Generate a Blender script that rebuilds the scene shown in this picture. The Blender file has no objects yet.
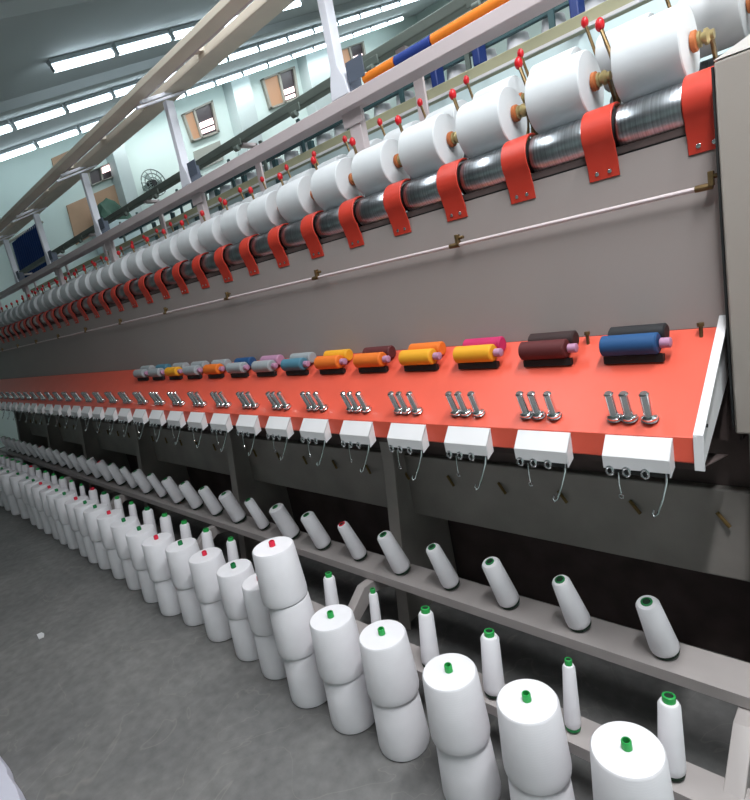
import bpy, bmesh, math, random
from mathutils import Vector, Matrix
random.seed(7)
C = bpy.context.scene.collection
H = 1.53                                   # camera height
XD = Vector((0.710, 0.010, -0.704))
# ---------------------------------------------------------------- camera from two vanishing points
cx0, cy0 = 375.0, 400.0
v1 = (-174.0, 392.0)                       # machine direction
v3 = (879.0, 2900.0)                       # straight down
f = math.sqrt(-((v1[0]-cx0)*(v3[0]-cx0)+(v1[1]-cy0)*(v3[1]-cy0)))
e1 = Vector((v1[0]-cx0, v1[1]-cy0, f)).normalized()
dn = Vector((v3[0]-cx0, v3[1]-cy0, f)).normalized()
Xc, Zc = -e1, -dn
Yc = Zc.cross(Xc)
def W(px, py, X=None, Y=None, Z=None):
    """world point seen at photo pixel (px,py) on the plane X=, Y= or Z="""
    v = Vector((px-cx0, py-cy0, f))
    w = Vector((Xc.dot(v), Yc.dot(v), Zc.dot(v)))
    if X is not None: k = X/w.x
    elif Y is not None: k = Y/w.y
    else: k = (Z-H)/w.z
    return w*k + Vector((0, 0, H))
def L(s, Y=None, Z=None, X=None, x=600):
    return W(x, 392-s*(x+174), X=X, Y=Y, Z=Z)
cam_d = bpy.data.cameras.new('camera'); cam = bpy.data.objects.new('camera', cam_d); C.objects.link(cam)
cam_d.sensor_fit = 'VERTICAL'; cam_d.sensor_height = 24; cam_d.lens = f/800*24
cam_d.clip_start = .02; cam_d.clip_end = 100
right = Vector((Xc.x, Yc.x, Zc.x)); down = Vector((Xc.y, Yc.y, Zc.y)); fwd = Vector((Xc.z, Yc.z, Zc.z))
M = Matrix((( right.x, -down.x, -fwd.x, 0), (right.y, -down.y, -fwd.y, 0), (right.z, -down.z, -fwd.z, H), (0, 0, 0, 1)))
cam.matrix_world = M
bpy.context.scene.camera = cam
# ---------------------------------------------------------------- materials
def lin(c): return tuple(((v/255)/12.92 if v/255 <= .04045 else ((v/255+.055)/1.055)**2.4) for v in c)
def mat(name, rgb, rough=.6, metal=0, noise=0, nscale=8, bump=0, bscale=60, spec=.5, stretch=(1,1,1)):
    m = bpy.data.materials.new(name); m.use_nodes = True
    n = m.node_tree; b = n.nodes['Principled BSDF']; l = n.links
    col = (*lin(rgb), 1)
    b.inputs['Base Color'].default_value = col; b.inputs['Roughness'].default_value = rough
    b.inputs['Metallic'].default_value = metal; b.inputs['Specular IOR Level'].default_value = spec
    tc = n.nodes.new('ShaderNodeTexCoord'); mp = n.nodes.new('ShaderNodeMapping'); mp.inputs['Scale'].default_value = stretch
    l.new(tc.outputs['Object'], mp.inputs['Vector'])
    if noise:
        t = n.nodes.new('ShaderNodeTexNoise'); t.inputs['Scale'].default_value = nscale; t.inputs['Detail'].default_value = 5
        l.new(mp.outputs[0], t.inputs['Vector'])
        r = n.nodes.new('ShaderNodeMapRange'); r.inputs['From Min'].default_value = .3; r.inputs['From Max'].default_value = .7
        r.inputs['To Min'].default_value = 1-noise; r.inputs['To Max'].default_value = 1+noise
        l.new(t.outputs['Fac'], r.inputs['Value'])
        x = n.nodes.new('ShaderNodeVectorMath'); x.operation = 'SCALE'; x.inputs[0].default_value = col[:3]
        l.new(r.outputs[0], x.inputs['Scale']); l.new(x.outputs[0], b.inputs['Base Color'])
    if bump:
        t2 = n.nodes.new('ShaderNodeTexNoise'); t2.inputs['Scale'].default_value = bscale; l.new(mp.outputs[0], t2.inputs['Vector'])
        bp = n.nodes.new('ShaderNodeBump'); bp.inputs['Strength'].default_value = bump; bp.inputs['Distance'].default_value = .004
        l.new(t2.outputs['Fac'], bp.inputs['Height']); l.new(bp.outputs[0], b.inputs['Normal'])
    return m
def wound(name, rgb, axis, scale=260):
    m = mat(name, rgb, .85, noise=.025, nscale=14, spec=.2); n = m.node_tree; l = n.links; b = n.nodes['Principled BSDF']
    tc = n.nodes.new('ShaderNodeTexCoord'); w = n.nodes.new('ShaderNodeTexWave'); w.bands_direction = axis
    w.inputs['Scale'].default_value = scale/6.28; w.inputs['Distortion'].default_value = 1.5
    l.new(tc.outputs['Object'], w.inputs['Vector'])
    bp = n.nodes.new('ShaderNodeBump'); bp.inputs['Strength'].default_value = .12; bp.inputs['Distance'].default_value = .001
    l.new(w.outputs['Fac'], bp.inputs['Height']); l.new(bp.outputs[0], b.inputs['Normal'])
    return m
def emis(name, rgb, s, base=(230, 230, 230)):
    m = bpy.data.materials.new(name); m.use_nodes = True; n = m.node_tree
    b = n.nodes['Principled BSDF']; b.inputs['Base Color'].default_value = (*lin(base), 1)
    b.inputs['Emission Color'].default_value = (*lin(rgb), 1); b.inputs['Emission Strength'].default_value = s
    return m
def floor_mat():
    m = bpy.data.materials.new('concrete_floor'); m.use_nodes = True; n = m.node_tree; l = n.links; b = n.nodes['Principled BSDF']
    tc = n.nodes.new('ShaderNodeTexCoord')
    a = n.nodes.new('ShaderNodeTexNoise'); a.inputs['Scale'].default_value = 1.3; a.inputs['Detail'].default_value = 8; a.inputs['Roughness'].default_value = .65
    c = n.nodes.new('ShaderNodeTexNoise'); c.inputs['Scale'].default_value = 22; c.inputs['Detail'].default_value = 6
    w = n.nodes.new('ShaderNodeTexNoise'); w.inputs['Scale'].default_value = 2.2; w.inputs['Detail'].default_value = 3; w.inputs['Distortion'].default_value = 1.2
    for t in (a, c, w): l.new(tc.outputs['Object'], t.inputs['Vector'])
    r = n.nodes.new('ShaderNodeValToRGB'); r.color_ramp.elements[0].position = .3; r.color_ramp.elements[1].position = .72
    r.color_ramp.elements[0].color = (*lin((104, 103, 103)), 1); r.color_ramp.elements[1].color = (*lin((132, 130, 128)), 1)
    l.new(a.outputs['Fac'], r.inputs['Fac'])
    mx = n.nodes.new('ShaderNodeMix'); mx.data_type = 'RGBA'; mx.blend_type = 'OVERLAY'; mx.inputs['Factor'].default_value = .35
    l.new(r.outputs['Color'], mx.inputs['A']); l.new(c.outputs['Fac'], mx.inputs['B'])
    # thin pale scuffs
    s1 = n.nodes.new('ShaderNodeMath'); s1.operation = 'SUBTRACT'; s1.inputs[1].default_value = .5; l.new(w.outputs['Fac'], s1.inputs[0])
    s2 = n.nodes.new('ShaderNodeMath'); s2.operation = 'ABSOLUTE'; l.new(s1.outputs[0], s2.inputs[0])
    s3 = n.nodes.new('ShaderNodeMapRange'); s3.inputs['From Min'].default_value = 0; s3.inputs['From Max'].default_value = .006
    s3.inputs['To Min'].default_value = .35; s3.inputs['To Max'].default_value = 0; l.new(s2.outputs[0], s3.inputs['Value'])
    m2 = n.nodes.new('ShaderNodeMix'); m2.data_type = 'RGBA'; m2.inputs['B'].default_value = (*lin((150, 146, 140)), 1)
    l.new(mx.outputs['Result'], m2.inputs['A']); l.new(s3.outputs[0], m2.inputs['Factor'])
    l.new(m2.outputs['Result'], b.inputs['Base Color']); b.inputs['Roughness'].default_value = .62; b.inputs['Specular IOR Level'].default_value = .3
    return m
MT = dict(
 floor=floor_mat(), wall=mat('mint_plaster', (206, 219, 214), .9, noise=.03, nscale=.6),
 ceil=mat('ceiling_board', (198, 201, 203), .9, noise=.04, nscale=.5), pillar=mat('pillar_paint', (182, 192, 191), .85),
 yarn=wound('white_yarn', (232, 229, 233), 'Z'), roll=wound('shaded_white_yarn', (208, 211, 214), 'X', 500),  # roll: same white yarn, dimmer light at drum height put into its colour
 green=mat('green_plastic', (40, 165, 78), .4), dkgreen=mat('deep_green_plastic', (10, 120, 62), .4), red=mat('red_plastic', (222, 36, 66), .4),
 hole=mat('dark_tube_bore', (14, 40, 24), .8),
 panel=mat('grey_pink_steel', (150, 140, 137), .55, noise=.03, nscale=2), cabinet=mat('cabinet_paint', (158, 149, 142), .55, noise=.02, nscale=3),
 orange=mat('orange_red_paint', (218, 88, 68), .38, noise=.03, nscale=9), bracket=mat('red_orange_bracket_paint', (196, 58, 42), .42, noise=.05, nscale=20),
 chrome=mat('chrome', (225, 228, 230), .12, 1), steel=None,
 black=mat('black_rubber', (18, 19, 20), .6), white=mat('white_enamel', (228, 226, 228), .4), post=mat('lavender_white_paint', (240, 240, 250), .5),
 brass=mat('bronze', (120, 98, 66), .42, .7, noise=.2, nscale=60), brown=mat('brown_bush', (172, 98, 52), .6), gold=mat('pale_brass', (168, 152, 108), .4, .6),
 knob=mat('red_knob', (205, 20, 32), .35), beam=mat('dark_grey_steel', (152, 145, 140), .6, noise=.12, nscale=5), rail=mat('rail_paint', (168, 160, 158), .5, noise=.04, nscale=6),
 toprail=mat('pinkish_rail_paint', (206, 192, 194), .5, noise=.03, nscale=3), dark=mat('dark_void_steel', (84, 70, 68), .8, noise=.3, nscale=6),  # dark: shade inside the machine put into the steel colour
 creel=mat('beige_creel_paint', (218, 208, 192), .55, noise=.06, nscale=5), cream=mat('cream_green_rail', (178, 176, 146), .6, noise=.12, nscale=3),
 foamo=mat('orange_foam', (236, 128, 26), .7, noise=.06, nscale=30), foamb=mat('blue_foam', (28, 58, 138), .7), duct=mat('grey_green_duct', (104, 114, 108), .6, noise=.08, nscale=4),
 peg=mat('brown_peg', (112, 88, 44), .7), teal=mat('dark_teal_paint', (52, 78, 82), .6), pale=mat('pale_blue_panel', (190, 206, 208), .6),
 blue=mat('blue_paint', (22, 44, 104), .5), navy=mat('navy_cloth', (22, 54, 106), .9, noise=.1, nscale=8), board=mat('brown_board', (176, 142, 116), .85, noise=.06, nscale=4),
 frame=mat('window_frame_paint', (150, 146, 136), .6), glassd=mat('dark_window_glass', (52, 40, 44), .3), sheet=mat('pale_sheet', (214, 212, 226), .9, bump=.3, bscale=30),
 tarp=mat('green_tarpaulin', (54, 84, 70), .8, noise=.2, nscale=5), fan=mat('fan_grey', (110, 122, 118), .5), plate=mat('slate_plate', (92, 100, 116), .5),
 lamp=emis('lamp_tube_glow', (226, 246, 255), 7.0), winlit=emis('lit_window_pane', (255, 214, 214), 2.2), winwarm=emis('warm_window_pane', (196, 150, 116), .3, (150, 112, 84)), fixture=mat('lamp_fitting', (170, 176, 180), .5))
def brushed():
    m = mat('ground_steel_drum', (160, 166, 172), .28, 1); n = m.node_tree; l = n.links; b = n.nodes['Principled BSDF']
    tc = n.nodes.new('ShaderNodeTexCoord'); mp = n.nodes.new('ShaderNodeMapping'); mp.inputs['Scale'].default_value = (190, 2, 2)
    t = n.nodes.new('ShaderNodeTexNoise'); t.inputs['Scale'].default_value = 1; t.inputs['Detail'].default_value = 3
    l.new(tc.outputs['Object'], mp.inputs['Vector']); l.new(mp.outputs[0], t.inputs['Vector'])
    r = n.nodes.new('ShaderNodeValToRGB'); r.color_ramp.elements[0].position = .35; r.color_ramp.elements[1].position = .65
    r.color_ramp.elements[0].color = (*lin((146, 151, 156)), 1); r.color_ramp.elements[1].color = (*lin((190, 195, 200)), 1)
    l.new(t.outputs['Fac'], r.inputs['Fac']); l.new(r.outputs['Color'], b.inputs['Base Color'])
    return m
MT['steel'] = brushed()
SP = dict(blue=mat('blue_thread', (22, 72, 120), .7), blk=mat('black_thread', (26, 26, 30), .7), maroon=mat('maroon_thread', (84, 28, 30), .7), dkbr=mat('dark_brown_thread', (48, 28, 28), .7),
 yellow=mat('yellow_thread', (226, 160, 30), .7), magenta=mat('magenta_thread', (186, 34, 92), .7), orange=mat('orange_thread', (222, 112, 30), .7), grey=mat('grey_thread', (150, 156, 160), .7), lilac=mat('lilac_cap', (176, 130, 160), .5), tealt=mat('teal_thread', (70, 120, 140), .7))
# ---------------------------------------------------------------- mesh helpers
class MB:
    def __init__(s): s.bm = bmesh.new()
    def box(s, a, b, rot=None, pivot=None):
        vs = [s.bm.verts.new((x, y, z)) for x in (a[0], b[0]) for y in (a[1], b[1]) for z in (a[2], b[2])]
        for q in ((0,1,3,2),(4,6,7,5),(0,4,5,1),(2,3,7,6),(0,2,6,4),(1,5,7,3)): s.bm.faces.new([vs[i] for i in q])
        if rot: bmesh.ops.rotate(s.bm, verts=vs, cent=pivot or (0,0,0), matrix=rot)
        return s
    def poly(s, base, vec):
        """prism: polygon swept by vec"""
        v = Vector(vec); a = [s.bm.verts.new(p) for p in base]; b = [s.bm.verts.new(Vector(p)+v) for p in base]
        n = len(a); s.bm.faces.new(a[::-1]); s.bm.faces.new(b)
        for i in range(n): s.bm.faces.new((a[i], a[(i+1)%n], b[(i+1)%n], b[i]))
        return s
    def lathe(s, prof, axis='Z', o=(0,0,0), seg=24, cap=True):
        rings = []
        for r, h in prof:
            ring = []
            for k in range(seg):
                a = 2*math.pi*k/seg; c, d = r*math.cos(a), r*math.sin(a)
                p = {'Z': (c, d, h), 'X': (h, c, d), 'Y': (d, h, c)}[axis]
                ring.append(s.bm.verts.new(Vector(p)+Vector(o)))
            rings.append(ring)
        for i in range(len(rings)-1):
            for k in range(seg):
                q = s.bm.faces.new((rings[i][k], rings[i][(k+1)%seg], rings[i+1][(k+1)%seg], rings[i+1][k])); q.smooth = True
        if cap:
            s.bm.faces.new(rings[0][::-1]); s.bm.faces.new(rings[-1])
        return s
    def tube(s, pts, r, seg=8, r2=None):
        pts = [Vector(p) for p in pts]; rings = []; n = len(pts)
        for i, p in enumerate(pts):
            t = (pts[min(i+1, n-1)]-pts[max(i-1, 0)]).normalized()
            u = t.cross(Vector((0,0,1))); u = u if u.length > .05 else t.cross(Vector((0,1,0))); u.normalize(); w = t.cross(u)
            rr = r if r2 is None else r+(r2-r)*i/(n-1)
            rings.append([s.bm.verts.new(p+rr*(math.cos(2*math.pi*k/seg)*u+math.sin(2*math.pi*k/seg)*w)) for k in range(seg)])
        for i in range(n-1):
            for k in range(seg):
                q = s.bm.faces.new((rings[i][k], rings[i][(k+1)%seg], rings[i+1][(k+1)%seg], rings[i+1][k])); q.smooth = True
        s.bm.faces.new(rings[0][::-1]); s.bm.faces.new(rings[-1]); return s
    def strip(s, prof, x0, x1, th):
        """profile of (y,z) points thickened by th and extruded along X"""
        n = len(prof); P = [Vector((0, y, z)) for y, z in prof]; off = []
        for i in range(n):
            t = (P[min(i+1, n-1)]-P[max(i-1, 0)]).normalized(); off.append(P[i]+Vector((0, -t.z, t.y))*th)
        loop = P+off[::-1]
        a = [s.bm.verts.new((x0, p.y, p.z)) for p in loop]; b = [s.bm.verts.new((x1, p.y, p.z)) for p in loop]; m = len(loop)
        for i in range(m): s.bm.faces.new((a[i], a[(i+1)%m], b[(i+1)%m], b[i]))
        for i in range(n-1):
            j = m-1-i
            s.bm.faces.new((a[i], a[i+1], a[j-1], a[j])); s.bm.faces.new((b[j], b[j-1], b[i+1], b[i]))
        return s
    def ball(s, o, r, sc=(1,1,1)):
        mt = Matrix.Translation(o) @ Matrix.Diagonal((*sc, 1))
        g = bmesh.ops.create_uvsphere(s.bm, u_segments=16, v_segments=10, radius=r, matrix=mt)
        for v in g['verts']:
            for q in v.link_faces: q.smooth = True
        return s
    def build(s, name, m, parent=None, bevel=0, loc=None, **k):
        bmesh.ops.recalc_face_normals(s.bm, faces=s.bm.faces)
        me = bpy.data.meshes.new(name); s.bm.to_mesh(me); s.bm.free(); me.materials.append(m); me.set_sharp_from_angle(angle=math.radians(38))
        o = bpy.data.objects.new(name, me); C.objects.link(o)
        if parent: o.parent = parent
        if loc: o.location = loc
        if bevel:
            b = o.modifiers.new('bevel', 'BEVEL'); b.width = bevel; b.segments = 2; b.limit_method = 'ANGLE'
        for a, v in k.items(): o[a] = v
        return o
def tag(o, label, cat, group=None):
    o['label'] = label; o['category'] = cat
    if group: o['group'] = group
    elif 'group' in o: del o['group']
    return o
def empty(name, loc=(0,0,0)):
    o = bpy.data.objects.new(name, None); C.objects.link(o); o.location = loc; o.empty_display_size = .05; return o
def dup(o, parent=None, loc=None):
    c = o.copy(); C.objects.link(c)
    if parent: c.parent = parent
    if loc is not None: c.location = loc
    for ch in list(o.children): dup(ch, c)
    return c
def struct(o): o['kind'] = 'structure'; return o
ORD = ['first','second','third','fourth','fifth','sixth','seventh','eighth','ninth','tenth','eleventh','twelfth','thirteenth','fourteenth','fifteenth','sixteenth','seventeenth','eighteenth','nineteenth','twentieth']
TENS = {20:'twenty', 30:'thirty', 40:'forty'}
def nth(i):  # 0 based
    n = i+1
    if n <= 20: return ORD[n-1]
    t = n//10*10; u = n % 10
    return (TENS[t]+'-'+ORD[u-1]) if u else {30:'thirtieth', 40:'fortieth'}[n]
# ---------------------------------------------------------------- room
FZ = -.080                                 # floor level; everything is lifted by -FZ at the end
RX0, RX1, RY0, RY1 = -12.0, 3.2, -3.4, 17.0
cz = lambda y: 3.79+.355*y
struct(MB().box((RX0, RY0, FZ-.1), (RX1, RY1, FZ)).build('floor', MT['floor']))
def sidewall(x0, x1, name):
    struct(MB().poly([(x0, RY0, FZ), (x0, RY1, FZ), (x0, RY1, cz(RY1)), (x0, RY0, cz(RY0))], (x1-x0, 0, 0)).build(name, MT['wall']))
sidewall(RX0-.2, RX0, 'wall_far'); sidewall(RX1, RX1+.2, 'wall_near')
struct(MB().box((RX0, RY1, FZ), (RX1, RY1+.2, cz(RY1))).build('wall_back', MT['wall']))
struct(MB().box((RX0, RY0-.2, FZ), (RX1, RY0, cz(RY0))).build('wall_front', MT['wall']))
struct(MB().poly([(RX0-.2, RY0-.2, cz(RY0-.2)), (RX0-.2, RY1+.2, cz(RY1+.2)), (RX0-.2, RY1+.2, cz(RY1+.2)+.2), (RX0-.2, RY0-.2, cz(RY0-.2)+.2)], (RX1-RX0+.4, 0, 0)).build('ceiling', MT['ceil']))
ti = 0
for x in (-8.7, -5.9, -3.1):
    ti += 1
    struct(MB().poly([(x, RY0+.01, cz(RY0)-.12), (x, RY1-.01, cz(RY1)-.12), (x, RY1-.01, cz(RY1)+.001), (x, RY0+.01, cz(RY0)+.001)], (.18, 0, 0)).build('trim_%d' % ti, MT['ceil']))
# pillars on the far wall
for i, (q0, q1, nm) in enumerate((((226, 58), (245, 58), 'p'), ((297, 10), (327, 10), 'p'), ((118, 170), (131, 168), 'p'))):
    y0 = W(*q0, X=-11.6).y; y1 = W(*q1, X=-11.6).y
    ti += 1
    struct(MB().poly([(RX0+.001, y0, FZ), (RX0+.001, y1, FZ), (RX0+.001, y1, cz(y1)), (RX0+.001, y0, cz(y0))], (.38, 0, 0)).build('trim_%d' % ti, MT['pillar']))
# windows (sliding, two panes, slightly lit outside)
def window(n, q, split, lit=((.2, .5),), left=True):
    P = [W(*a, X=RX0+.02) for a in q]
    def at(u, v):
        a = P[0].lerp(P[1], u); b = P[3].lerp(P[2], u); return a.lerp(b, v)
    def quad(u0, v0, u1, v1, x, d):
        return [Vector((x, p.y, p.z)) for p in (at(u0, v0), at(u1, v0), at(u1, v1), at(u0, v1))], (d, 0, 0)
    m = MB(); t = .06
    for a in ((0,0,1,t),(0,1-t,1,1),(0,0,t,1),(1-t,0,1,1),(split-.03,0,split+.03,1)): m.poly(*quad(*a, RX0+.01, .09))
    w = struct(m.build('window_%d' % n, MT['frame']))
    MB().poly(*quad(t, t, split-.03, 1-t, RX0+.012, .03)).build('pane', MT['winwarm'] if left else MT['glassd'], w)
    MB().poly(*quad(split+.03, t, 1-t, 1-t, RX0+.012, .03)).build('pane', MT['glassd'], w)
    for v0, v1_ in lit: MB().poly(*quad(split+.06, v0, 1-t-.04, v1_, RX0+.045, .01)).build('lit_opening', MT['winlit'], w)
window(1, [(181,115),(211,101),(218,133),(191,143)], .36, ((.5, .68), (.74, .86)))
window(2, [(260,80),(293,67),(298,99),(269,110)], .5, ((.58, .74), (.8, .9)))
window(3, [(335,52),(362,42),(365,60),(341,70)], .45, ((.6, .7),))
window(4, [(86,173),(112,162),(114,177),(89,187)], .5, ((.1, .5),), False)
def wallboard(q, name, m, label, cat, d=.04, gap=.002, bev=0):
    P = [W(*a, X=RX0) for a in q]
    return tag(MB().poly([(RX0+gap, p.y, p.z) for p in P], (d, 0, 0)).build(name, m, bevel=bev), label, cat)
wallboard([(66,206),(116,184),(124,216),(76,245)], 'wall_board', MT['board'], 'large brown board on the far wall behind the white posts', 'board')
wallboard([(51,159),(73,149),(77,166),(55,176)], 'wall_board', MT['board'], 'small brown board high on the far wall under the lamp row', 'board')
wallboard([(193,152),(219,141),(223,160),(196,172)], 'notice_panel', mat('grey_notice', (150, 150, 142), .8), 'grey panel on the far wall below the left sliding window', 'panel')
# navy curtain: pleated
P = [W(*a, X=RX0+.12) for a in ((12,243),(37,222),(50,268),(24,284))]
m = MB(); N = 14; rows = []
for i in range(N*2+1):
    u = i/(N*2); a = P[0].lerp(P[1], u); b = P[3].lerp(P[2], u); dx = .05*(1 if i % 2 else 0)
    rows.append((a+Vector((dx,0,0)), b+Vector((dx,0,0))))
fr = [(m.bm.verts.new(a), m.bm.verts.new(b)) for a, b in rows]; bk = [(m.bm.verts.new(a-Vector((.02,0,0))), m.bm.verts.new(b-Vector((.02,0,0)))) for a, b in rows]
for i in range(N*2):
    m.bm.faces.new((fr[i][0], fr[i+1][0], fr[i+1][1], fr[i][1])); m.bm.faces.new((bk[i][1], bk[i+1][1], bk[i+1][0], bk[i][0]))
    m.bm.faces.new((fr[i][0], bk[i][0], bk[i+1][0], fr[i+1][0])); m.bm.faces.new((fr[i][1], fr[i+1][1], bk[i+1][1], bk[i][1]))
m.bm.faces.new((fr[0][0], fr[0][1], bk[0][1], bk[0][0])); m.bm.faces.new((fr[-1][1], fr[-1][0], bk[-1][0], bk[-1][1]))
cur = empty('curtain', tuple(P[3])); tag(cur, 'dark blue hanging curtain on the far wall at the left', 'curtain')
co = m.build('cloth', MT['navy'], cur); co.location = -P[3]
ro = MB().tube([P[0]+Vector((0,-.1,0)), P[1]+Vector((0,.1,0))], .025).build('curtain_rod', MT['frame'], cur); ro.location = -P[3]
# wall fan
fc = W(152, 184, X=-11.6)
fan = empty('wall_fan', tuple(fc)); tag(fan, 'round grey caged fan mounted on the far wall', 'fan')
m = MB()
R = .27
for r in (R, R*.7, R*.4): m.tube([(.1, r*math.cos(a), r*math.sin(a)) for a in [2*math.pi*k/24 for k in range(25)]], .012, 6)
for k in range(12):
    a = 2*math.pi*k/12; m.tube([(.12, .06*math.cos(a), .06*math.sin(a)), (.1, R*math.cos(a), R*math.sin(a))], .007, 5)
m.build('cage', MT['fan'], fan)
m = MB()
for k in range(3):
    a = 2*math.pi*k/3
    m.poly([(.02, .05*math.cos(a), .05*math.sin(a)), (.0, .23*math.cos(a-.4), .23*math.sin(a-.4)), (.04, .235*math.cos(a+.4), .235*math.sin(a+.4))], (.008, 0, 0))
m.build('blade', mat('fan_blade', (150, 165, 160), .4), fan)
MB().lathe([(.03, -.1), (.09, -.08), (.09, .05), (.06, .13)], 'X').build('motor', MT['black'], fan)
MB().box((-.395, -.04, -.04), (-.08, .04, .04)).build('wall_arm', MT['fan'], fan)
# tall cupboard with green sheet against far wall
a = W(104, 215, X=-11.3); b = W(128, 205, X=-11.3)
cup = empty('tall_cupboard', (-11.6, (a.y+b.y)/2, FZ)); tag(cup, 'tall pale cupboard against the far wall under the green sheet', 'cupboard')
cw = (b.y-a.y)/2+.1; chh = a.z-.1-FZ
MB().box((-.3, -cw, 0), (.3, cw, chh)).build('body', MT['pale'], cup, .01)
for s in (-1, 1):
    d = MB().box((.302, .01 if s > 0 else -cw+.02, .08), (.325, cw-.02 if s > 0 else -.01, chh-.05)).build('door', MT['pale'], cup, .004)
    MB().box((.326, s*.06-.01, 1.3), (.35, s*.06+.01, 1.5)).build('handle', MT['frame'], d)
m = MB(); g = bmesh.ops.create_icosphere(m.bm, subdivisions=3, radius=1)
for v in m.bm.verts:
    n = v.co.normalized(); k = 1+.18*math.sin(5*n.y+2)*math.cos(4*n.x)+.1*math.sin(9*n.y)
    v.co = Vector((n.x*.28*k, n.y*cw*.98*k, max(0, n.z)*.42*k))
    for q in v.link_faces: q.smooth = True
tag(m.build('bundled_sheet', MT['tarp'], loc=(-11.6, (a.y+b.y)/2, chh+FZ+.001)), 'dark green bundled sheet heaped on the tall cupboard', 'sheet')
# ---------------------------------------------------------------- lamps
lamp0 = None
def lamp(x, y, ln, label, group):
    global lamp0
    if lamp0 is None:
        lamp0 = empty('fluorescent_lamp')
        MB().box((-.05, -.5, .0), (.05, .5, .05)).build('housing', MT['fixture'], lamp0)
        MB().lathe([(.042, -.485), (.042, .485)], 'Y', (0, 0, -.045), 10).build('tube', MT['lamp'], lamp0)
        MB().box((-.03, -.5, -.08), (.03, -.488, 0)).build('lamp_holder', MT['fixture'], lamp0)
        MB().box((-.03, .488, -.08), (.03, .5, 0)).build('lamp_holder', MT['fixture'], lamp0)
        o = lamp0
    else: o = dup(lamp0)
    o.location = (x, y, cz(y)-.06); o.rotation_euler = (math.atan(.355), 0, 0); o.scale = (1, ln/math.cos(math.atan(.355)), 1)
    tag(o, label, 'lamp', group); return o
def t_for(px, py):
    w = W(px, py, X=-1.0)-Vector((0,0,H))
    return (3.79-H)/(w.z-.355*w.y)
rowspec = [('highest', (112,45), (168,28), 54, 230), ('middle', (62.8,103.5), (110,88.7), -15, 385), ('lowest', (33.7,140), (76.5,125.5), -15, 395)]
rowx = []
for nm, g0, g1, xa, xb in rowspec:
    t = (t_for(*g0)+t_for(*g1))/2; rowx.append(t)
    y0 = W(*g0, X=-t).y; y1 = W(*g1, X=-t).y; p = (y1-y0)
    k0 = {'highest': -1, 'middle': -2, 'lowest': -2}[nm]
    for k in range(k0, 14 if nm != 'highest' else 4):
        yy = y0+(k+.5)*p
        if yy > RY1-.6: break
        lamp(-t, yy, p*.93, '%s glowing ceiling tube from the left in the %s lamp row' % (nth(k-k0), nm), 'ceiling tubes of the %s row' % nm)
print('lamp rows X', rowx)
for j, x in enumerate((-2.2, .2, 2.2)):
    for k in range(3):
        lamp(x, .25+k*1.25, 1.1, 'ceiling tube overhead out of the picture', 'overhead ceiling tubes')
def area(name, loc, sx, sy, power, rot=(0,0,0), col=(1,1,1)):
    d = bpy.data.lights.new(name, 'AREA'); d.shape = 'RECTANGLE'; d.size = sx; d.size_y = sy; d.energy = power; d.color = col
    o = bpy.data.objects.new(name, d); C.objects.link(o); o.location = loc; o.rotation_euler = rot; return o
for j, (x, pw) in enumerate(((-2.2, 45), (.2, 215), (2.2, 15))):
    area('lamp_row_light', (x, 1.5, cz(1.5)-.2), .14, 3.6, pw, (math.atan(.355), 0, 0), (.96, .985, 1))
for t in rowx: area('lamp_row_light', (-t, 9.6, cz(9.6)-.22), .14, 9.5, 95, (math.atan(.355), 0, 0), (.94, .985, 1))
area('lamp_row_light', (-5, 11.5, cz(11.5)-.25), .14, 9, 110, (math.atan(.355), 0, 0), (.94, .985, 1))
wd = bpy.data.worlds.new('world'); bpy.context.scene.world = wd; wd.use_nodes = True
wd.node_tree.nodes['Background'].inputs[0].default_value = (.6, .7, .8, 1); wd.node_tree.nodes['Background'].inputs[1].default_value = .16
# ---------------------------------------------------------------- winding machine
NS = 33; PT = .26; BX0 = -.3826
bx = lambda n: BX0-PT*n
DY, DZ = 1.735, 1.81
RZ = 2.125                                 # rear packages sit higher
XE = bx(NS)-.15
mach = empty('winding_machine', (-.4, 1.9, 0)); tag(mach, 'long grey yarn winding machine with steel drums, red brackets and orange tray', 'machine')
ml = Vector((.4, -1.9, 0))
def part(mb, name, m, bevel=0, parent=None, **k):
    o = mb.build(name, m, parent or mach, bevel, **k)
    if parent is None: o.location = ml
    return o
XR = -.345
# cover panels
part(MB().strip([(1.70, 1.735), (1.675, 1.235)], XE, XR, .02), 'front_cover', MT['panel'])
part(MB().box((XE, 1.70, 1.74), (XR, 2.34, 1.76)), 'top_cover', MT['dark'])
part(MB().box((XE, 2.36, .9), (XR, 2.38, 1.755)), 'rear_cover', MT['panel'])
part(MB().box((XE, 2.02, FZ), (XR+.3, 2.05, .93)), 'void_backing', MT['dark'])  # dark sheet added so the void below the beam stays black
# vertical seams between cover sheets
part(MB().box((XE, 1.664, 1.40), (XR, 1.668, 1.40)), 'seam', MT['dark']) if False else None
# drums + brackets (one of each, copied)
def multi(first, count, dx=-PT):
    for i in range(1, count):
        c = dup(first, mach); c.location = first.location+Vector((dx*i, 0, 0))
dr = part(MB().lathe([(.058, -.083), (.06, -.079), (.06, .079), (.058, .083)], 'X', (0, 0, 0), 32), 'drum', MT['steel'])
dr.location = ml+Vector((bx(0)-.13, DY, DZ))
MB().lathe([(.052, -.098), (.056, -.097), (.056, -.084), (.052, -.0835)], 'X', (0,0,0), 24).build('drum_end_ring', MT['black'], dr)
MB().lathe([(.052, .0835), (.056, .084), (.056, .097), (.052, .098)], 'X', (0,0,0), 24).build('drum_end_ring', MT['black'], dr)
multi(dr, NS)
part(MB().lathe([(.03, XE), (.03, XR)], 'X', (0, DY, DZ), 12), 'drum_shaft', MT['black'])
prof = []
for k in range(13):
    a = math.radians(78+k*11.5); prof.append((.066*math.cos(a), .066*math.sin(a)))
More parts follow.
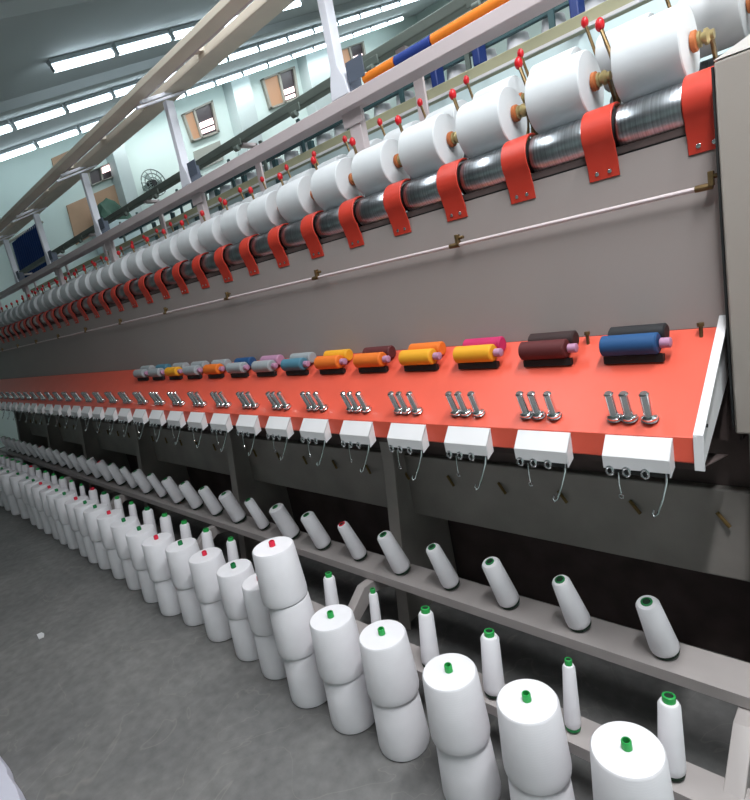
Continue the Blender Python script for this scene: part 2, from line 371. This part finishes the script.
prof += [(-.048, -.062), (-.04, -.085), (-.036, -.125)]
def brk(): 
    m = MB().strip([(y, z) for y, z in prof], -.043, .043, -.006); return m
b0 = part(brk(), 'drum_bracket', MT['bracket'], .0015); b0.location = ml+Vector((bx(0), DY, DZ))
for sx in (-.018, .018): MB().lathe([(.006, -.012), (.005, -.0125)], 'Y', (sx, -.034, -.108), 10).build('screw', MT['chrome'], b0)
multi(b0, NS+1)
part(MB().box((XE, 1.702, 1.725), (XR, 1.74, 1.757)), 'drum_sill', MT['black'])
# rear drums
rd = part(MB().lathe([(.06, -.083), (.06, .083)], 'X', (0,0,0), 20), 'rear_drum', MT['steel']); rd.location = ml+Vector((bx(0)-.085, 2.31, RZ-.16)); multi(rd, NS)
# cradles: arm with hub, knob stalk
PY, PZ, PR = 1.79, 1.968, .0975

def cradle(name, yy, mirror=1, PZ=PZ, KZ=2.11, b=1.765):
    e = part(MB().strip([(yy+.0*mirror, PZ-.012), (yy+.03*mirror, PZ-.06), (yy+.075*mirror, b+.065), (yy+.085*mirror, b)], .128, .136, .022*mirror), name, MT['brass'], .002)
    e.location = ml+Vector((bx(0)-.13, 0, 0))
    MB().lathe([(.022, .0885), (.026, .0895), (.026, .1), (.02, .103)], 'X', (0, yy, PZ), 20).build('hub_bush', MT['brown'], e)
    MB().lathe([(.017, .103), (.02, .104), (.02, .11), (.014, .112), (.014, .118), (.02, .119), (.02, .126), (.012, .132), (.012, .14)], 'X', (0, yy, PZ), 18).build('hub_bearing', MT['gold'], e)
    MB().tube([(-.128, yy+.085*mirror, b), (-.124, yy+.05*mirror, b+.1), (-.112, yy+.02*mirror, PZ-.02), (-.110, yy+.005*mirror, PZ+.03), (-.138, yy+.01*mirror, KZ-.01)], .006, 8).build('knob_stalk', MT['brass'], e)
    MB().ball((-.14, yy+.01*mirror, KZ), .0165, (.8, .8, 1.15)).build('knob', MT['knob'], e)
    return e
c0 = cradle('cradle_arm', PY); multi(c0, NS)
c1 = cradle('rear_cradle_arm', 2.26, -1, RZ, 2.285, 1.765); c1.location.x += .045
multi(c1, NS)
# rod with clamps
rY, rZ = 1.672, 1.597
part(MB().tube([(XE, rY-.012, rZ), (bx(0)+.005, rY-.012, rZ)], .006, 8), 'traverse_rod', MT['toprail'])
cl = part(MB().lathe([(.009, -.02), (.009, .02)], 'X', (0,0,0), 10).box((.012, -.012, .0), (.024, .006, .035)).lathe([(.006,-.012),(.006,.012)], 'X', (.03, -.0, .022), 10), 'rod_clamp', MT['brass'], .001)
cl.location = ml+Vector((bx(0)-.005, rY-.012, rZ))
for i in range(1, 12): 
    c = dup(cl, mach); c.location = cl.location+Vector((-PT*3*i, 0, 0))
part(MB().box((XR-.004, 1.72, .9), (XR, 2.355, 1.735)), 'end_panel', MT['dark'])
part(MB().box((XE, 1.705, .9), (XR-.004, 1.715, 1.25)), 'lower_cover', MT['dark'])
# orange tray
tr = part(MB().strip([(1.672, 1.232), (1.378, 1.02), (1.374, .962), (1.384, .958)], XE, XR-.028, -.004), 'tray', MT['orange'], .002)
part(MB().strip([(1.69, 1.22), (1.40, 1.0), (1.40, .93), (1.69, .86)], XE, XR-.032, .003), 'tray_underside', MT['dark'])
part(MB().poly([(XR-.028, 1.70, 1.28), (XR-.028, 1.365, 1.03), (XR-.028, 1.362, .945), (XR-.028, 1.40, .93), (XR-.028, 1.72, 1.10)], (.006, 0, 0)).poly([(XR-.03, 1.70, 1.282), (XR-.03, 1.366, 1.034), (XR-.03, 1.360, .945), (XR-.03, 1.366, .945), (XR-.03, 1.372, 1.03), (XR-.03, 1.70, 1.275)], (.022, 0, 0)), 'tray_end_plate', MT['white'], .001)
part(MB().lathe([(.005,-.004),(.005,.0)], 'X', (XR-.018, 1.375, .985), 8).lathe([(.005,-.004),(.005,.0)], 'X', (XR-.018, 1.45, 1.03), 8), 'tray_bolt', MT['black'])
# bolts on the tray lip
# tension posts
def tray_z(y): return 1.232+(y-1.672)*(1.232-1.02)/(1.672-1.378)
tp = None
for i in range(NS):
    for k, dx in enumerate((.085, .035, -.003)):
        x = bx(i)-.185+dx
        if tp is None:
            tp = part(MB().lathe([(.006, .0), (.015, .003), (.0195, .010), (.0195, .018), (.014, .022), (.0125, .026), (.0125, .088), (.009, .092)], 'Z', (0,0,0), 16), 'tension_post', MT['chrome'])
            q = tp
            MB().lathe([(.0195, .007), (.0215, .009), (.0195, .011)], 'Z', (0,0,0), 16).build('tension_disc', MT['steel'], tp)
        else: q = dup(tp, mach)
        q.location = ml+Vector((x, 1.415, tray_z(1.415)+.0)); q.rotation_euler = (.35, 0, 0)
# guide plates with eyelets and hooks
gp = part(MB().strip([(1.372, 1.021), (1.335, .975)], -.082, .082, .003).strip([(1.335, .975), (1.337, .94)], -.082, .082, .003).poly([(.079, 1.372, 1.021), (.079, 1.335, .975), (.079, 1.335, .93), (.079, 1.372, .945)], (.003, 0, 0)), 'guide_plate', MT['white'], .0008)
for sx in (-.062, -.02, .025):
    MB().tube([(sx+.0085*math.cos(t), 1.328, .938+.011*math.sin(t)) for t in [k*.524 for k in range(13)]], .0035, 6).build('eyelet', MT['chrome'], gp)
MB().box((-.079, 1.339, .928), (.075, 1.352, .945)).build('eyelet_shade_bar', MT['black'], gp)  # black bar added behind the eyelets, shade of their holes
MB().tube([(.07, 1.345, .95), (.072, 1.33, .92), (.066, 1.31, .88), (.058, 1.295, .85), (.05, 1.29, .843), (.047, 1.292, .852), (.05, 1.295, .86)], .0028, 6).build('yarn_hook', MT['chrome'], gp)
MB().tube([(-.045, 1.34, .93), (-.044, 1.335, .90), (-.04, 1.33, .875)], .0015, 5).tube([(-.04+.006*math.cos(a), 1.33, .868+.006*math.sin(a)) for a in [k*.6 for k in range(11)]], .0018, 5).build('pigtail_guide', MT['chrome'], gp)
gp.location = ml+Vector((bx(0)-.12, 0, 0)); multi(gp, NS)
# lower beam with pegs
part(MB().poly([(XE, 1.77, .715), (XE, 1.77, .41), (XE, 1.98, .41), (XE, 1.98, .715)], (XR+.5-XE, 0, 0)), 'lower_beam', MT['beam'], .006)
part(MB().box((XE, 1.80, .716), (XR+.2, 1.98, .90)), 'beam_housing', MT['dark'])
pg = part(MB().tube([(-.018, 0, .018), (.018, -.012, -.02)], .006, 8), 'peg', MT['peg']); 
pg.location = ml+Vector((bx(0)-.033, 1.765, .62))
pg.data.materials[0] = MT['peg']
multi(pg, NS)
# spindle rails
U_Z, L_Z = .287, .147
part(MB().strip([(1.55, .25), (1.555, U_Z), (1.418, U_Z), (1.418, .25)], XE, XR+.35, .004), 'upper_spindle_rail', MT['rail'], .001)
part(MB().strip([(1.268, .11), (1.27, L_Z), (1.166, L_Z), (1.166, .108)], XE, XR+.35, .004), 'lower_spindle_rail', MT['rail'], .001)
# legs, gussets and struts
PX = [-.32, -1.749, -3.158, -4.668, -6.06, -7.325, -8.75]
for i, x in enumerate(PX):
    lx = x
    part(MB().poly([(lx, 1.55, FZ), (lx, 1.62, .33), (lx, 1.66, .72), (lx, 1.66, .95), (lx, 2.0, .95), (lx, 2.0, FZ)], (.03, 0, 0)).poly([(lx, 1.55, FZ), (lx, 1.555, FZ), (lx, 1.665, .72), (lx, 1.665, .95), (lx, 1.66, .95), (lx, 1.655, .72), (lx, 1.545, FZ)], (.07, 0, 0)), 'leg', MT['beam'], .002)
    part(MB().poly([(lx-.01, 1.56, .245), (lx-.01, 1.36, .245), (lx-.01, 1.168, .10), (lx-.01, 1.168, FZ), (lx-.01, 1.19, FZ), (lx-.01, 1.22, .08), (lx-.01, 1.42, .19), (lx-.01, 1.56, .16)], (.045, 0, 0)), 'rail_strut', MT['rail'], .002)
# posts above the drums, top rail
rb0, rt0 = L(.538, Y=1.877).z, L(.565, Y=1.877).z
part(MB().box((XE, 1.84, rb0), (.6, 1.93, rt0)), 'top_rail', MT['toprail'], .004)
for i, x in enumerate(PX):
    part(MB().box((x-.035, 1.893, 1.76 if i else 2.1), (x+.035, 1.93, rb0)).box((x-.06, 1.885, rb0-.06), (x+.06, 1.893, rb0)), 'rail_stanchion', MT['toprail'], .003)
    pp = part(MB().poly([(x-.06, 1.84, rt0), (x+.05, 1.84, rt0), (x+.04, 1.84, rt0+.06), (x+.012, 1.84, rt0+.12), (x+.012, 1.84, 2.79), (x-.03, 1.84, 2.79), (x-.03, 1.84, rt0+.12), (x-.05, 1.84, rt0+.06)], (0, .05, 0)), 'creel_post', MT['post'], .003)
    ft = MB().box((x+.055, 1.845, rt0+.03), (x+.15, 1.85, rt0+.11)).box((x+.05, 1.85, rt0), (x+.06, 1.92, rt0+.1)).build('post_plate', MT['plate'], pp)
    # tilted cross arms
    z0 = 2.775
    a0, a1 = (1.69, 2.74), (2.04, 2.875)
    part(MB().strip([(1.70, 2.765), (2.03, 2.885)], x-.03, x+.0, .018).strip([(1.64, 2.715), (1.97, 2.835)], x+.02, x+.045, .012), 'cross_arm', MT['post'], .002)
# creel beams and rungs
part(MB().poly([(XE, 1.655, 2.805), (XE, 1.74, 2.81), (XE, 1.74, 2.845), (XE, 1.655, 2.84)], (.6-XE, 0, 0)), 'creel_beam', MT['creel'], .004)
part(MB().poly([(XE, 1.85, 2.835), (XE, 1.985, 2.845), (XE, 1.985, 2.885), (XE, 1.85, 2.88)], (.6-XE, 0, 0)), 'creel_beam', MT['creel'], .004)
part(MB().tube([(XE, 1.80, 2.86), (.6, 1.80, 2.86)], .012, 8), 'creel_tube', MT['toprail'])
k = 0; x = -.6
while x > XE+.3:
    part(MB().poly([(x, 1.74, 2.84), (x, 1.87, 2.868), (x, 1.87, 2.885), (x, 1.74, 2.857)], (.05, 0, 0)), 'creel_rung', MT['creel']); x -= .705
# duct and cream rail at the rear
dz0, dz1 = L(.600, Y=2.3).z, L(.622, Y=2.3).z
part(MB().box((XE, 2.28, dz0), (.6, 2.34, dz1)), 'overhead_duct', MT['duct'], .006)
cz0, cz1 = L(.483, Y=2.42).z, L(.502, Y=2.42).z
part(MB().box((XE, 2.42, cz0), (.6, 2.50, cz1)), 'rear_rail', MT['cream'], .004)
part(MB().box((XE, 2.41, cz0-.012), (.6, 2.42, cz0)), 'rear_rail_edge', MT['white'])
for x in PX:
    part(MB().box((x-.03, 2.40, 1.75), (x+.03, 2.415, dz0)).box((x-.03, 2.3, dz0-.02), (x+.03, 2.415, dz0)), 'rear_stanchion', MT['toprail'], .002)
# dark clamps hung from the duct
for i in range(11):
    x = -1.3-.62*i
    part(MB().box((x-.05, 2.27, dz0-.02), (x+.05, 2.28, dz0+.02)).lathe([(.018,-.02),(.018,.02)], 'X', (x, 2.27, dz0-.03), 12), 'duct_clamp', MT['duct'], .003)
# ---------------------------------------------------------------- padded pole on the top rail
pl = empty('padded_pole', (-.9, 1.877, rt0)); tag(pl, 'orange and blue foam covered pole lying along the top rail', 'pole')
xa, xb_, xc = W(367, 83, Y=1.877).x, W(397, 60, Y=1.877).x, W(434, 42, Y=1.877).x
for (s0, s1, mt) in ((xa, xb_, 'foamo'), (xb_, xc, 'foamb'), (xc, -.40, 'foamo')):
    o = MB().lathe([(.016, s0+.002), (.021, s0+.004), (.021, s1-.004), (.016, s1-.002)], 'X', (.9, -.01, .022), 16).build('foam_sleeve', MT[mt], pl, label=('blue' if mt == 'foamb' else 'orange')+' foam sleeve')
# ---------------------------------------------------------------- packages on the drums
def roll():
    m = MB().lathe([(.03, -.0855), (PR-.004, -.0845), (PR-.001, -.082), (PR, -.06), (PR, .06), (PR-.001, .081), (PR-.004, .084), (.03, .086)], 'X', (0,0,0), 40); return m
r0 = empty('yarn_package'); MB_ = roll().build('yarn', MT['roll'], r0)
MB().lathe([(.022, -.096), (.022, -.086)], 'X').lathe([(.022, .0872), (.022, .0884)], 'X').build('tube', MT['brown'], r0)
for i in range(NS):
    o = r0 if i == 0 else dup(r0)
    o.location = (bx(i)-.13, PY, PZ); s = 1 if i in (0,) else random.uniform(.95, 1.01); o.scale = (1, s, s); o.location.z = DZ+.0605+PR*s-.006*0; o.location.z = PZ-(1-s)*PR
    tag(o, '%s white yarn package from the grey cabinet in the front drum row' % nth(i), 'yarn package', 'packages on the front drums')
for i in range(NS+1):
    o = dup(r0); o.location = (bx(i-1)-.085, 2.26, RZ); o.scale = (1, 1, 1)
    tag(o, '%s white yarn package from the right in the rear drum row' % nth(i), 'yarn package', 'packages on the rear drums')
# ---------------------------------------------------------------- coloured thread rollers on the tray
cols = [('blue','blk'),('maroon','dkbr'),('yellow','magenta'),('yellow','orange'),('orange','maroon'),('orange','yellow'),('tealt','grey'),('grey','lilac'),('grey','blue'),('orange','grey'),('grey','grey'),('yellow','grey'),('grey','tealt'),('grey','grey')]
nmc = dict(blue='blue', blk='black', maroon='maroon', dkbr='dark brown', yellow='yellow', magenta='magenta', orange='orange', tealt='teal', grey='grey', lilac='lilac')
for i, (a, b) in enumerate(cols):
    x = bx(i)-.185
    e = empty('thread_roller', (x, 1.60, tray_z(1.60)))
    tag(e, '%s and %s thread roller, %s from the right on the orange tray' % (nmc[a], nmc[b], nth(i)), 'thread roller', 'thread rollers on the tray')
    MB().lathe([(.026, -.082), (.030, -.079), (.030, .066), (.026, .07)], 'X', (0, -.028, .040), 20).build('front_roll', SP[a], e)
    MB().lathe([(.022, -.077), (.027, -.073), (.027, .073), (.022, .077)], 'X', (0, .026, .058), 20).build('rear_roll', SP[b], e)
    MB().lathe([(.012, .074), (.014, .076), (.014, .1), (.01, .102)], 'X', (0, -.028, .040), 14).build('end_cap', SP['lilac'], e)
    MB().box((-.08, -.035, -.012), (.08, -.018, .009)).build('cradle', MT['black'], e)
# small bolts along the panel bottom
for i in (0, 1):
    tag(MB().lathe([(.005, 0), (.005, .03)], 'Z', (0,0,0), 8).lathe([(.009, .03), (.009, .04)], 'Z', (0,0,0), 8).build('bolt', MT['brass'], loc=(bx(i)-.03 if i == 0 else bx(i)-.08, 1.645, tray_z(1.645)+.002)), ['upright brass bolt on the tray beside the grey cabinet', 'upright brass bolt on the tray between blue and maroon rollers'][i], 'bolt')
# ---------------------------------------------------------------- control cabinet
cb = empty('control_cabinet', (0, 1.62, 0)); tag(cb, 'tall grey-pink cabinet at the right end of the winding machine', 'cabinet')
cbx = -.343; ct = 1.868
o = MB().box((cbx, 0, .95), (.9, .42, ct)).build('body', MT['cabinet'], cb, .006)
MB().poly([(cbx, .0, ct+.002), (.9, .0, ct+.002), (.9, .0, ct+.09), (-.1, .0, ct+.09)], (0, .42, 0)).build('sloped_lid', mat('lit_lid', (244, 238, 232), .5), cb)  # lid colour lightened to stand for light falling on it
MB().box((cbx-.005, -.001, .97), (cbx-.0005, .01, ct-.01)).build('door_seal', MT['black'], cb)
MB().box((.85, .06, FZ), (.9, .40, .949)).build('support_leg', MT['beam'], cb)
# ---------------------------------------------------------------- tubes on the spindle rails
def tube_mesh(rt, rb, h, tip, ringm):
    e = empty('yarn_tube')
    MB().lathe([(rb*.9, .003), (rb, .008), (rb+.001, h*.12), (rt+.001, h-.008), (rt*.86, h), (rt*.6, h+.001)], 'Z', (0,0,0), 28).build('yarn', MT['yarn'], e)
    t = min(rt*.62, .0165); e_ = .017 if h > .19 else .004
    m = MB().lathe([(t, h+.0012), (t, h+e_), (t*.86, h+e_+.0015), (t*.72, h+e_+.0015), (t*.7, h+e_-.002)], 'Z', (0,0,0), 20).build('tube_tip', MT[tip], e)
    MB().lathe([(t*.7, h+e_-.002), (t*.7, h+e_-.001)], 'Z', (0,0,0), 16).build('bore', MT['hole'], m)
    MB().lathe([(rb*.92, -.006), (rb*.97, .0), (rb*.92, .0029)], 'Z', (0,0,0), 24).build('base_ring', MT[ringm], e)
    return e
lib = {}
def put_tube(key, loc, rot, label, group):
    if key not in lib: lib[key] = tube_mesh(*key); o = lib[key]
    else: o = dup(lib[key])
    o.location = loc; o.rotation_euler = rot; tag(o, label, 'yarn tube', group)
# lower row: (top radius, bottom radius)
low = [(.026,.032),(.017,.023),(.029,.034),(.026,.033),(.017,.021),(.024,.03),(.022,.03),(.026,.034),(.024,.03),(.027,.034),(.027,.033),(.032,.038),(.032,.038),(.022,.028),(.024,.03),(.03,.035)]
for i in range(NS-1):
    rt, rb = low[i] if i < len(low) else random.choice(low)
    tip = 'red' if i in (16, 23) else ('green' if rt < .03 or i % 3 else 'dkgreen')
    X = -.44-.268*i
    put_tube((rt, rb, .196, tip, 'dkgreen' if i in (1, 7) else 'green' if i == 4 else 'hole'), (X, 1.213, L_Z+.011), (math.radians(-7), 0, 0), '%s yarn tube from the right standing on the lower spindle rail' % nth(i), 'tubes on the lower spindle rail')
up = [(.027,.038),(.024,.037),(.028,.037),(.024,.034),(.027,.038),(.022,.033),(.03,.038),(.034,.042),(.022,.03),(.034,.04),(.028,.036),(.03,.038),(.03,.038),(.022,.028),(.032,.038),(.02,.028)]
for i in range(NS-1):
    rt, rb = up[i] if i < len(up) else random.choice(up)
    tip = 'red' if i in (5, 17, 24) else 'dkgreen'
    put_tube((rt*1.2, rb*1.08, .188, tip, 'hole'), (-.525-.265*i, 1.488, U_Z+.0175), (math.radians(15), math.radians(-7), 0), '%s leaning yarn tube from the right on the upper spindle rail' % nth(i), 'leaning tubes on the upper spindle rail')
# ---------------------------------------------------------------- floor stacks
def cone(h, tip):
    e = empty('yarn_cone')
    MB().lathe([(.085, .0), (.0908, .005), (.0925, .015), (.0925, .03), (.0835, h-.008), (.079, h-.001), (.02, h)], 'Z', (0,0,0), 48).build('yarn', MT['yarn'], e)
    m = MB().lathe([(.0125, h+.0005), (.0118, h+.02), (.0105, h+.022), (.0085, h+.022), (.0082, h+.006)], 'Z', (0,0,0), 20).build('tube_tip', MT[tip], e)
    MB().lathe([(.0082, h+.007), (.0082, h+.0085)], 'Z', (0,0,0), 14).build('bore', MT['hole'], m)
    return e
def lowcone(h):
    return MB().lathe([(.085, .0), (.0908, .005), (.0925, .015), (.0925, .03), (.084, h-.008), (.079, h-.001), (.02, h)], 'Z', (0,0,0), 48)
hc = (2*.1815-FZ)/2
T = [((627,748),'green'),((527,700),'green'),((449,671),'green'),((382,634),'green'),((331,617),'green'),None,((260,580),'red'),((232,561),'dkgreen'),((204,552),'red'),((180.5,544),'dkgreen'),((156.5,539),'red'),((139.5,530),'dkgreen'),((124,521.5),'dkgreen'),((109,513),'red'),((94.7,506),'dkgreen'),((86,500),'dkgreen'),((75.6,494),'red'),((62.7,489),'dkgreen'),((56,487),'dkgreen'),((48,480),'red'),((39,479),'red'),((31,474),'dkgreen'),((25,471),'dkgreen'),((15,466),'dkgreen')]
cones = {}; lowc = {}
def put_cone(h, tip, loc, rot, label, group):
    k = (h, tip)
    if k not in cones: cones[k] = cone(h, tip); o = cones[k]
    else: o = dup(cones[k])
    o.location = loc; o.rotation_euler = rot; tag(o, label, 'yarn cone', group)
def put_low(h, loc, rot, label, group):
    if h not in lowc: lowc[h] = lowcone(h).build('yarn_cone', MT['yarn']); o = lowc[h]
    else: o = lowc[h].copy(); C.objects.link(o)
    o.location = loc; o.rotation_euler = rot; tag(o, label, 'yarn cone', group)
tn = dict(green='green', dkgreen='dark green', red='red')
gg = 'white cones stacked on the floor'
pos = []
for t in T:
    if t is None: pos.append(((-1.785, 1.03), None)); continue
    p = W(*t[0], Z=.364)
    if p.y > 1.07: p = W(*t[0], Y=1.068)
    px_ = p.x if not pos else min(p.x, pos[-1][0][0]-.212); pos.append(((px_, min(p.y, 1.07)), t[1]))
while pos[-1][0][0] > -8.9:
    pos.append(((pos[-1][0][0]-.30, 1.04+random.uniform(-.01, .01)), random.choice(['dkgreen', 'red', 'dkgreen'])))
for i, ((x, y), tip) in enumerate(pos):
    if tip is None:
        put_low(.228, (x, y, FZ+.001), (0,0,.3), 'bottom white cone of the tallest stack, the only three-high one', gg)
        put_low(.228, (x-.003, y-.004, FZ+.2305), (0, 0, 0), 'middle white cone of the tallest stack, the only three-high one', gg)
        put_cone(.226, 'red', (x-.012, y-.008, FZ+.4600), (0, math.radians(-.0), 0), 'red-tipped top white cone of the only three-high stack', gg)
        continue
    where = 'in the %s stack from the right' % nth(i)
    put_low(hc, (x+random.uniform(-.004, .004), y+random.uniform(-.004, .004), FZ+.001), (0,0,random.random()*3), 'bottom white cone on the floor %s' % where, gg)
    put_cone(hc, tip, (x, y, FZ+hc+.0015), (0,0,random.random()*6), '%s-tipped white cone on top %s' % (tn[tip], where), gg)
# ---------------------------------------------------------------- floor bits at left
pts = [W(-45, 770, Z=FZ), W(0, 758, Z=FZ), W(13, 775, Z=FZ), W(15, 784, Z=FZ), W(26, 800, Z=FZ), W(36, 830, Z=FZ), W(-40, 850, Z=FZ)]
cc = sum(pts, Vector())/len(pts)
m = MB()
base = [m.bm.verts.new(p-cc+Vector((0,0,.001))) for p in pts]; mid = [m.bm.verts.new((p-cc)*.97+Vector((0,0,.035))) for p in pts]; top = [m.bm.verts.new((p-cc)*.8+Vector((0,0,.05+.008*(i % 2)))) for i, p in enumerate(pts)]
n = len(pts)
for A_, B_ in ((base, mid), (mid, top)):
    for i in range(n): m.bm.faces.new((A_[i], A_[(i+1)%n], B_[(i+1)%n], B_[i]))
m.bm.faces.new(base[::-1]); m.bm.faces.new(top)
tag(m.build('cloth_sack', MT['sheet'], loc=tuple(cc)), 'pale lilac-white cloth sack on the floor at the bottom left corner', 'sack')
p = W(41, 636, Z=FZ)
tag(MB().poly([(-.035, -.012, .001), (.03, -.018, .001), (.04, .006, .001), (.0, .018, .001), (-.03, .012, .001)], (0, 0, .006)).build('paper_scrap', MT['white'], loc=(p.x, p.y, FZ)), 'tiny white scrap lying alone on the grey floor', 'scrap')
# ---------------------------------------------------------------- neighbouring machine
NY = 4.0
nb = empty('creel_frame', (-4, NY, 0)); tag(nb, 'pale neighbouring machine with dark teal rails behind the winding machine', 'machine')
nl = Vector((4, -NY, 0))
def npart(mb, name, m, bevel=0):
    o = mb.build(name, m, nb, bevel); o.location = nl; return o
zt = L(.495, Y=NY).z
npart(MB().box((-9.2, NY-.1, FZ), (.6, NY+.5, zt-.02)), 'body', MT['pale'], .01)
for s in (.521, .534, .548):
    z = L(s, Y=NY-.05).z; npart(MB().box((-9.2, NY-.07, z), (.6, NY-.03, z+.035)), 'rail', MT['teal'], .004)
for i in range(14):
    x = -.4-.66*i; npart(MB().box((x-.02, NY-.09, zt-.02), (x+.02, NY-.07, L(.57, Y=NY).z)), 'post', MT['duct'] if i % 2 else MT['teal'])
for i in range(8):
    x = -3.6-.6*i; npart(MB().box((x-.03, NY-.14, zt-.5), (x+.03, NY-.10, zt+.05)), 'door_stile', MT['teal'])
for px, py in ((437, 76), (478, 48), (577, 10)):
    p = W(px, py, Y=NY-.15); npart(MB().box((p.x-.03, NY-.2, p.z-.12), (p.x+.03, NY-.09, p.z+.12)), 'motor_box', MT['blue'], .01)
nc = MB().lathe([(.085, 0), (.092, .01), (.075, .13), (.02, .14)], 'Z', (0,0,0), 20).build('yarn_cone', MT['yarn'])
for i in range(22):
    o = nc if i == 0 else nc.copy()
    if i: C.objects.link(o)
    o.location = (-.7-.27*i, NY+.08, zt-.019)
    tag(o, '%s small white cone from the right on the neighbouring pale machine' % nth(i), 'yarn cone', 'cones on the neighbouring machine')
# ---------------------------------------------------------------- view
s = bpy.context.scene
s.view_settings.view_transform = 'Standard'; s.view_settings.look = 'None'; s.view_settings.gamma = 1; s.view_settings.use_curve_mapping = False
s.view_settings.exposure = 0.0
for o in list(C.objects):
    if o.parent is None: o.location.z -= FZ
